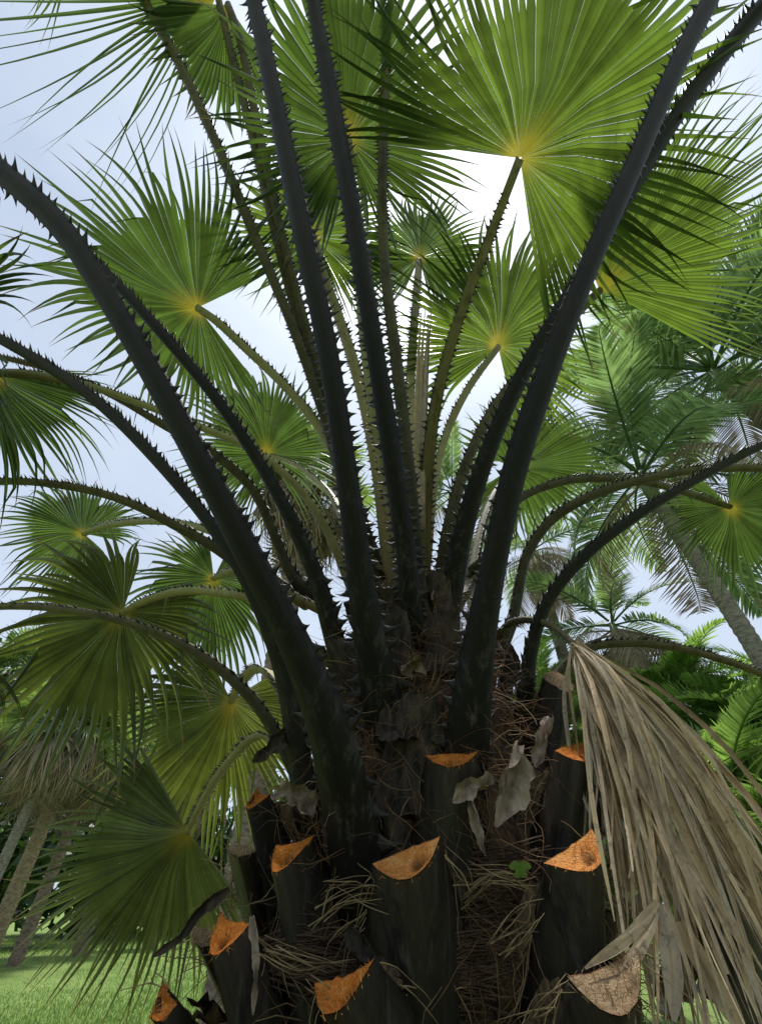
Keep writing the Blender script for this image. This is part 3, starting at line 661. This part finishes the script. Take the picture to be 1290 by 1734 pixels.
# longer straw strands that can be made out singly
rs = np.random.RandomState(8)
for pl, y in (([(545,1540),(580,1515),(640,1512),(660,1535)],1.12), ([(535,1560),(590,1525),(650,1530)],1.12), ([(552,1500),(620,1500),(628,1520)],1.12),
              ([(780,1500),(830,1486),(905,1492)],1.10), ([(785,1530),(850,1490),(900,1505)],1.10), ([(830,1600),(880,1540),(912,1520)],1.05), ([(850,1620),(890,1590),(912,1560)],1.05),
              ([(450,1600),(520,1625),(600,1630)],1.08), ([(452,1612),(520,1640),(560,1640)],1.08), ([(750,1440),(790,1490),(800,1520)],1.08), ([(890,1719),(920,1690),(955,1665)],.98), ([(560,1700),(520,1660)],1.0),
              ([(800,1470),(880,1480),(905,1500)],1.09), ([(700,1180),(725,1150),(745,1120)],1.28), ([(690,1160),(715,1190),(735,1215)],1.28)):
    for rep_ in range(4):
        o_ = rs.normal(0, 9, (len(pl), 2)); c = spline([(a + e[0], b + e[1], 0) for (a, b), e in zip(pl, o_)], 12); mb = MB(); w_ = rs.uniform(.0006, .0017)
        tube(mb, [PY(a[0] + rs.normal(0, .3), a[1] + rs.normal(0, .3), y + .03 * math.sin(i * .5 + rep_)) for i, a in enumerate(c)], [w_ * (1 - .6 * i / 11) for i in range(12)], 4)
        mb.build('straw_strand', M['fibre_pale'], palm)

# curled papery sheath pieces
for pl, w, y, m_ in (([(872,1258),(862,1310),(850,1360),(836,1398)], 40, 1.12, 'paper'), ([(838,1330),(802,1338),(766,1358)], 26, 1.10, 'paper'), ([(800,1350),(812,1400),(822,1450)], 15, 1.10, 'paper'),
                     ([(470,1335),(495,1350),(530,1385)], 34, 1.26, 'paper'), ([(712,1010),(728,1030),(742,1050)], 40, 1.42, 'paper'), ([(706,965),(712,985),(716,1000)], 28, 1.5, 'paper'), ([(678,1130),(702,1128),(720,1145)], 28, 1.28, 'paper'),
                     ([(500,1240),(465,1262),(428,1290)], 26, 1.36, 'sheath'), ([(935,1215),(925,1250),(905,1300)], 22, 1.2, 'paper'), ([(430,1550),(436,1600),(428,1719)], 10, 1.08, 'paper'),
                     ([(590,1570),(620,1600),(660,1640)], 24, 1.08, 'sheath'), ([(390,1505),(345,1535),(300,1590),(258,1620)], 13, 1.2, 'sheath'), ([(1010,1330),(1018,1370),(1030,1420)], 30, 1.2, 'sheath'),
                     ([(850,1090),(858,1130),(850,1170)], 40, 1.5, 'sheath'), ([(640,1250),(690,1235),(740,1250)], 60, 1.26, 'sheath'), ([(660,1300),(700,1290),(735,1305)], 50, 1.3, 'sheath')):
    ribbon(palm, 'papery_sheath' if m_ == 'paper' else 'dark_sheath', pl, w, y, y, M[m_], rs, twist=.9, curl=1.3 if m_ == 'paper' else .8, rag=.6 if m_ == 'paper' else .4)
# woven sheath fibre wrapped round the trunk
rw = np.random.RandomState(61)
def woven(x0, x1, y0, y1, Yc, nh, nv, name):
    mb = MB()
    for k in range(nh):
        yy = rw.uniform(y0, y1); xa = rw.uniform(x0 - 30, x0 + .5 * (x1 - x0)); xb = xa + rw.uniform(.3, .7) * (x1 - x0); dy = rw.normal(0, 22); am = rw.uniform(-26, 12)
        pts = [PY(xa + (xb - xa) * q, yy + dy * q + am * math.sin(math.pi * q) + rw.normal(0, .8), Yc + .02 * abs(2 * (xa + (xb - xa) * q - x0) / (x1 - x0) - 1) + rw.uniform(-.008, .008)) for q in np.linspace(0, 1, 8)]
        tube(mb, pts, rw.uniform(.0008, .0022), 3, cap=False)
    for k in range(nv):
        xa = rw.uniform(x0, x1); yy = rw.uniform(y0, y1); L_ = rw.uniform(10, 30)
        tube(mb, [PY(xa + rw.normal(0, 2), yy + L_ * q, Yc - .012 + .008 * math.sin(3 * q)) for q in (0, .5, 1)], rw.uniform(.0006, .0014), 3, cap=False)
    o = mb.build(name, M['fibre_dark'], palm); o['kind'] = 'stuff'
woven(640, 880, 1590, 1725, 1.17, 170, 120, 'woven_fibre')
woven(430, 640, 1590, 1660, 1.2, 90, 50, 'woven_fibre')
woven(640, 760, 1130, 1330, 1.32, 110, 60, 'woven_fibre')
woven(740, 930, 1440, 1590, 1.22, 110, 70, 'woven_fibre')
# the little seedling on the trunk
mb = MB(); q = PY(880, 1490, 1.06); tube(mb, [q, PY(880, 1472, 1.05)], .0015, 5, r=.5, c=0, seg=.5); sd = mb.build('seedling_stem', M['leaf_bright'], palm, origin=q)
for lx, ly in ((872, 1467), (888, 1467), (881, 1480)):
    mb = MB(); c = PY(lx, ly, 1.05); s = .011
    V = [c + RT * s * math.cos(a) * 1.1 + UV_ * s * math.sin(a) * .85 - FW * .002 * math.cos(2 * a) for a in np.linspace(0, 6.283, 9)[:-1]] + [c + FW * .002]
    mb.add(V, [(i, (i + 1) % 8, 8) for i in range(8)], r=.5, c=0, seg=.9); mb.build('seedling_leaf', M['leaf_bright'], sd)

# thorns: the 300 that show largest are objects, the rest one mesh per stalk
thorn_jobs.sort(key=lambda j: -j[0]); rest = {}
for i, (vis, st, mtx, pos, var) in enumerate(thorn_jobs):
    if i < 300:
        ob = bpy.data.objects.new('thorn', THORN[var]); COL.objects.link(ob); ob.parent = st
        mm = np.eye(4); mm[:3, :3] = mtx; mm[:3, 3] = pos - ORG[st]; ob.matrix_local = Matrix(mm.tolist())
    else: rest.setdefault(st, []).append((mtx, pos, var))
for st, js in rest.items():
    mb = MB()
    for mtx, pos, var in js: mb.add(list(THV[var] @ mtx.T + pos), THF[var])
    o = mb.build('thorns', M['thorn'], st); o['kind'] = 'stuff'

# ------------------------------------------------------------------ background plants
def feather_mesh(name, L, nl, lw, ll, arch, mt, seed, vshape=.5, dr=.35, dead=False):
    """feather frond along +X, arching down in Z"""
    rs = np.random.RandomState(seed); mb = MB(); n = 14; pts = []; ang = .0; p = np.zeros(3)
    for i in range(n):
        pts.append(p.copy()); a = -arch * (i / (n - 1)) ** 1.4; p = p + np.array([math.cos(a), 0, math.sin(a)]) * L / (n - 1)
    pts = np.array(pts); tube(mb, pts, [.028 * L / 2.5 * (1 - .85 * i / (n - 1)) for i in range(n)], 5, r=.5, c=0, seg=.6)
    for k in range(nl):
        s = .14 + .86 * k / (nl - 1); x = s * (n - 1); i = min(int(x), n - 2); q = pts[i] + (pts[i+1] - pts[i]) * (x - i); T = nrm(pts[i+1] - pts[i])
        nn = nrm(np.cross(T, np.array([0, 1.0, 0]))); nn = nn if nn[2] > 0 else -nn
        for sd in (-1, 1):
            l_ = ll * (math.sin(math.pi * min(1, .18 + .80 * s)) ** .7) * rs.uniform(.85, 1.1)
            fw = .45 + .5 * s
            d = nrm(T * fw + np.array([0, sd, 0]) + nn * rs.normal(vshape, .18))
            w = lw * rs.uniform(.8, 1.15); t = nrm(np.cross(d, nn)); V = []
            for j, (qq, ww) in enumerate(((0, .45), (.3, 1), (.65, .8), (1, .04))):
                c = q + d * l_ * qq - UP * dr * l_ * qq ** 2
                V += [c - t * w * ww, c + t * w * ww]
            mb.add(V, [(0, 1, 3, 2), (2, 3, 5, 4), (4, 5, 7, 6)], r=[.3, .3, .5, .5, .7, .7, .9, .9], c=0, seg=rs.uniform())
    return mb.mesh(name, mt)
FEA = {k: [feather_mesh('frond', 1.0 * L, nl, lw, ll, arch, M[mt], s, vs_, dr) for s in range(3)] for k, (L, nl, lw, ll, arch, mt, vs_, dr) in dict(
    green=(2.6, 58, .022, .62, 1.15, 'leaf_pin', .45, .35), bright=(2.0, 40, .026, .5, 1.0, 'leaf_bright', .5, .25), dead=(2.4, 52, .014, .55, 1.5, 'dead_far', .0, .9), coco=(2.8, 64, .018, .75, .9, 'leaf_bright', .35, .35)).items()}
def fanleaf_mesh(name, mt, seed, pet, R, droop, tipd, spread=140, nseg=30):
    mb = MB(); tube(mb, [(0, 0, 0), (pet * .5, 0, .05), (pet, 0, 0)], [.022, .016, .012], 5, r=.3, c=0, seg=.5)
    fan(mb, (pet, 0, 0), np.array([1, 0, -.15]), np.array([0, 1.0, 0]), R, spread, nseg, droop=droop, tipd=tipd, seed=seed, nk=3, split=.5, cup=.2)
    return mb.mesh(name, mt)
FAN = dict(green=[fanleaf_mesh('frond', M['leaf_bg'], 200 + i, .9, .85, .15, .5) for i in range(3)], dead=[fanleaf_mesh('frond', M['dead_far'], 210 + i, .6, .9, .45, .9, 95 - 25 * i, 26) for i in range(3)])
def orient(ob, az, el, roll=0, s=1.0): 
    ob.rotation_euler = Matrix.Rotation(az, 4, 'Z').__matmul__(Matrix.Rotation(-el, 4, 'Y')).__matmul__(Matrix.Rotation(roll, 4, 'X')).to_euler(); ob.scale = (s, s, s)
def trunk_obj(root, base, top, r0, r1, mt, rings=.12, seed=0, name='trunk'):
    rs = np.random.RandomState(seed); base, top = np.array(base, float), np.array(top, float); n = max(10, int(np.linalg.norm(top - base) / rings * 2))
    mb = MB(); q = np.linspace(0, 1, n); bend = rs.normal(0, .06, 2)
    pts = [base + (top - base) * s + np.array([bend[0], bend[1], 0]) * math.sin(math.pi * s) for s in q]
    tube(mb, pts, [(r0 + (r1 - r0) * s) * (1.05 if i % 2 else .96) * rs.uniform(.97, 1.03) for i, s in enumerate(q)], 14)
    return mb.build(name, mt, root)
def crown(root, top, kind, meshes, n, el_fn, s=1.0, seed=0, name='frond', azs=None):
    rs = np.random.RandomState(seed)
    for k in range(n):
        az = (azs[k] if azs else k * 2.39996 + rs.normal(0, .12)); el = el_fn(k / max(1, n - 1), rs)
        off = np.array([math.cos(az), math.sin(az), 0]) * .08 + UP * (.15 - .3 * k / max(1, n))
        ob = put(name, meshes[rs.randint(len(meshes))], root, np.array(top) + off); orient(ob, az, el, rs.normal(0, .25), s * rs.uniform(.85, 1.12))
def feather_palm(label, crownpx, zc, s, nf, nd, trunk='trunk_grey', r=.15, shaft=True, seed=0, kind='green', lean=(0, 0), group=None, el=(1.35, -.35)):
    top = P(*crownpx, zc); base = np.array([top[0] + lean[0], top[1] + lean[1], 0])
    root = thing('feather_palm', label, 'palm tree', base, group)
    trunk_obj(root, base, top - UP * (.7 * s if shaft else 0), r * 1.25, r, M[trunk], seed=seed)
    if shaft:
        mb = MB(); tube(mb, [top - UP * .75 * s, top - UP * .45 * s, top], [r * 1.0, r * 1.15, r * .55], 12); mb.build('crownshaft', M['crownshaft'], root)
    crown(root, top, kind, FEA[kind], nf, lambda t, rs: el[0] + (el[1] - el[0]) * t + rs.normal(0, .12), s, seed)
    if nd: crown(root, top - UP * .3 * s, 'dead', FEA['dead'], nd, lambda t, rs: rs.uniform(-1.1, -.05), s * 1.0, seed + 50, 'dead_frond')
    return root
feather_palm('tall feather palm with ringed grey trunk leaning across the sky at right', (1082, 800), 8.6, 1.15, 18, 4, r=.115, seed=11)
feather_palm('tall feather palm with dense dark crown at the right edge, highest of all', (1205, 625), 10.5, 1.5, 24, 4, r=.18, seed=12)
feather_palm('pale feather palm hung with grey dead fronds behind the big palm at right', (1035, 1055), 12.5, 1.15, 12, 16, r=.15, seed=13)
feather_palm('distant feather palm whose top shows between the central stalks', (765, 830), 15, 1.0, 14, 2, r=.16, seed=14)
feather_palm('feather palm with drooping brown fronds left of the hanging dead leaf', (900, 930), 16, 1.1, 8, 12, r=.17, seed=15)
# low bright clumping palms behind the dead leaf
def clump(label, px, py, zc, n, s, seed, kind='bright'):
    rs = np.random.RandomState(seed); top = P(px, py, zc); base = np.array([top[0], top[1], 0.])
    root = thing('clumping_palm', label, 'palm tree', base, 'clumping palms at right')
    for k in range(n):
        a = rs.uniform(0, 6.28); rr = rs.uniform(.1, .7); h = top[2] * rs.uniform(.35, .92)
        b = base + np.array([math.cos(a), math.sin(a), 0]) * rr * .4; t = base + np.array([math.cos(a) * rr, math.sin(a) * rr, h])
        mb = MB(); tube(mb, [b, (b + t) / 2 + rs.normal(0, .05, 3), t], [.06, .05, .045], 7); st = mb.build('stem', M['crownshaft'], root, origin=b)
        for j in range(7):
            ob = put('frond', FEA[kind][rs.randint(3)], st, t); orient(ob, j * 2.4 + rs.uniform(-.3, .3), 1.25 - 1.3 * j / 6 + rs.normal(0, .12), rs.normal(0, .3), s * rs.uniform(.8, 1.15))
clump('bright green clumping palm at the right edge below the leaning trunk', 1260, 1120, 9.0, 13, .85, 31)
clump('bright green clumping palm just right of the hanging dead leaf', 1130, 1110, 10.5, 13, .85, 32)
clump('green clumping palm glimpsed left of the hanging dead leaf', 925, 1120, 12.5, 10, .85, 33)
clump('dark green clumping palm low at the right edge behind the dead leaf', 1330, 1270, 7.5, 10, .9, 34, 'coco')
clump('clumping palm with long feather fronds beside the toothed right stub', 1230, 1290, 6.8, 8, .8, 35, 'coco')

def fan_palm_bg(label, crownpx, zc, s, nf, nd, trunk, r, seed=0, group=None, lean=(0, 0), skirt=1.3):
    top = P(*crownpx, zc); base = np.array([top[0] + lean[0], top[1] + lean[1], 0.])
    root = thing('fan_palm', label, 'palm tree', base, group)
    trunk_obj(root, base, top, r * 1.2, r, M[trunk], .16, seed)
    crown(root, top, 'green', FAN['green'], nf, lambda t, rs: 1.4 - 1.9 * t + rs.normal(0, .15), s, seed)
    rs = np.random.RandomState(seed + 9)
    for k in range(nd):
        az = k * 2.4 + rs.uniform(-.3, .3); el = -rs.uniform(.35, 1.5); h = rs.uniform(0, skirt) * (.3 + .7 * -el / 1.5)
        ob = put('dead_frond', FAN['dead'][rs.randint(3)], root, top + np.array([math.cos(az), math.sin(az), 0]) * r * .9 - UP * h); orient(ob, az, el, rs.normal(0, .3), s * rs.uniform(.8, 1.2))
G = 'fan palms beyond the lawn'
fan_palm_bg('fan palm with slim grey trunk at the left edge, thatch of dead leaves', (120, 1215), 16, 1.3, 30, 26, 'trunk_grey', .14, 51, G)
fan_palm_bg('fan palm with thick tan trunk, second from the left edge', (150, 1225), 17.5, 1.35, 30, 30, 'trunk_tan', .21, 52, G)
fan_palm_bg('fan palm with ringed brown trunk, third from the left edge', (180, 1245), 19, 1.35, 30, 32, 'trunk_brown', .19, 53, G)
fan_palm_bg('shaggy fan palm with brown thatch seen behind the lower left leaves', (250, 1270), 22, 1.5, 32, 26, 'trunk_brown', .25, 54, G)
fan_palm_bg('distant bright fan palm left of the trunk, above the lowest green leaf', (330, 1320), 25, 1.3, 26, 16, 'trunk_brown', .22, 55, G)
fan_palm_bg('tall shaggy fan palm with brown thatch directly behind the dark left stalks', (525, 815), 13, 1.15, 26, 46, 'trunk_brown', .25, 56, G, skirt=2.2)
fan_palm_bg('fan palm filling the left edge above the trunks', (40, 1150), 21, 1.5, 32, 24, 'trunk_brown', .25, 57, G)

# broadleaf trees closing the horizon
def leafcloud(seed, n=6500):
    rs = np.random.RandomState(seed); mb = MB(); mb.smooth = False
    lob = rs.normal(0, 1, (16, 3)) * np.array([.36, .36, .26]) + np.array([0, 0, .62]); rad = rs.uniform(.16, .32, 16)
    for k in range(n):
        i = rs.randint(16); d = nrm(rs.normal(0, 1, 3)); p = lob[i] + d * rad[i] * rs.uniform(.55, 1.08); s = rs.uniform(.02, .045)
        a = nrm(rs.normal(0, 1, 3)); b = nrm(np.cross(a, d + rs.normal(0, .5, 3))); 
        mb.add([p - a * s, p + b * s * .55, p + a * s, p - b * s * .55], [(0, 1, 2, 3)], r=[.5] * 4, c=[0] * 4, seg=rs.uniform())
    return mb.mesh('crown', M['broad'])
CL = [leafcloud(s) for s in (1, 2, 3)]
def broad_tree(label, x, y, h, seed):
    rs = np.random.RandomState(seed); root = thing('broadleaf_tree', label, 'tree', (x, y, 0), 'trees closing the far side of the lawn')
    mb = MB(); t = np.array([x, y, 0.]); tube(mb, [t, t + UP * h * .3, t + UP * h * .6], [h * .035, h * .026, h * .012], 8)
    for k in range(5):
        a = k * 1.3 + rs.uniform(0, 1); e = t + np.array([math.cos(a) * h * .28, math.sin(a) * h * .28, h * rs.uniform(.5, .75)])
        tube(mb, [t + UP * h * .28, (t + UP * h * .3 + e) / 2, e], [h * .016, h * .011, h * .004], 6)
    mb.build('trunk', M['bark'], root)
    ob = put('crown', CL[seed % 3], root, t + UP * h * -.02); ob.scale = (h * .95, h * .95, h * .95); ob.rotation_euler = (0, 0, rs.uniform(0, 6))
rs = np.random.RandomState(99)
names = ['dark broadleaf tree at the far left edge of the lawn', 'dark broadleaf tree behind the left palm trunks', 'broadleaf tree right of the left palm trunks, far side of lawn', 'far tree behind the lower left fan leaves',
         '', '', 'far tree behind the hanging dead leaf', 'far tree at the right edge behind the clumping palms', '', 'low dark tree nearest the lawn at left']
for i, (x, y, h) in enumerate([(-34, 27, 11), (-26, 32, 11), (-19, 37, 11), (-12, 40, 11), (-4, 44, 10), (6, 44, 10), (15, 36, 10), (22, 28, 10), (28, 22, 10), (-24, 24, 6)]):
    if i not in (4, 5, 8): broad_tree(names[i], x, y, h, i)      # those would stand wholly behind the big palm or out of frame
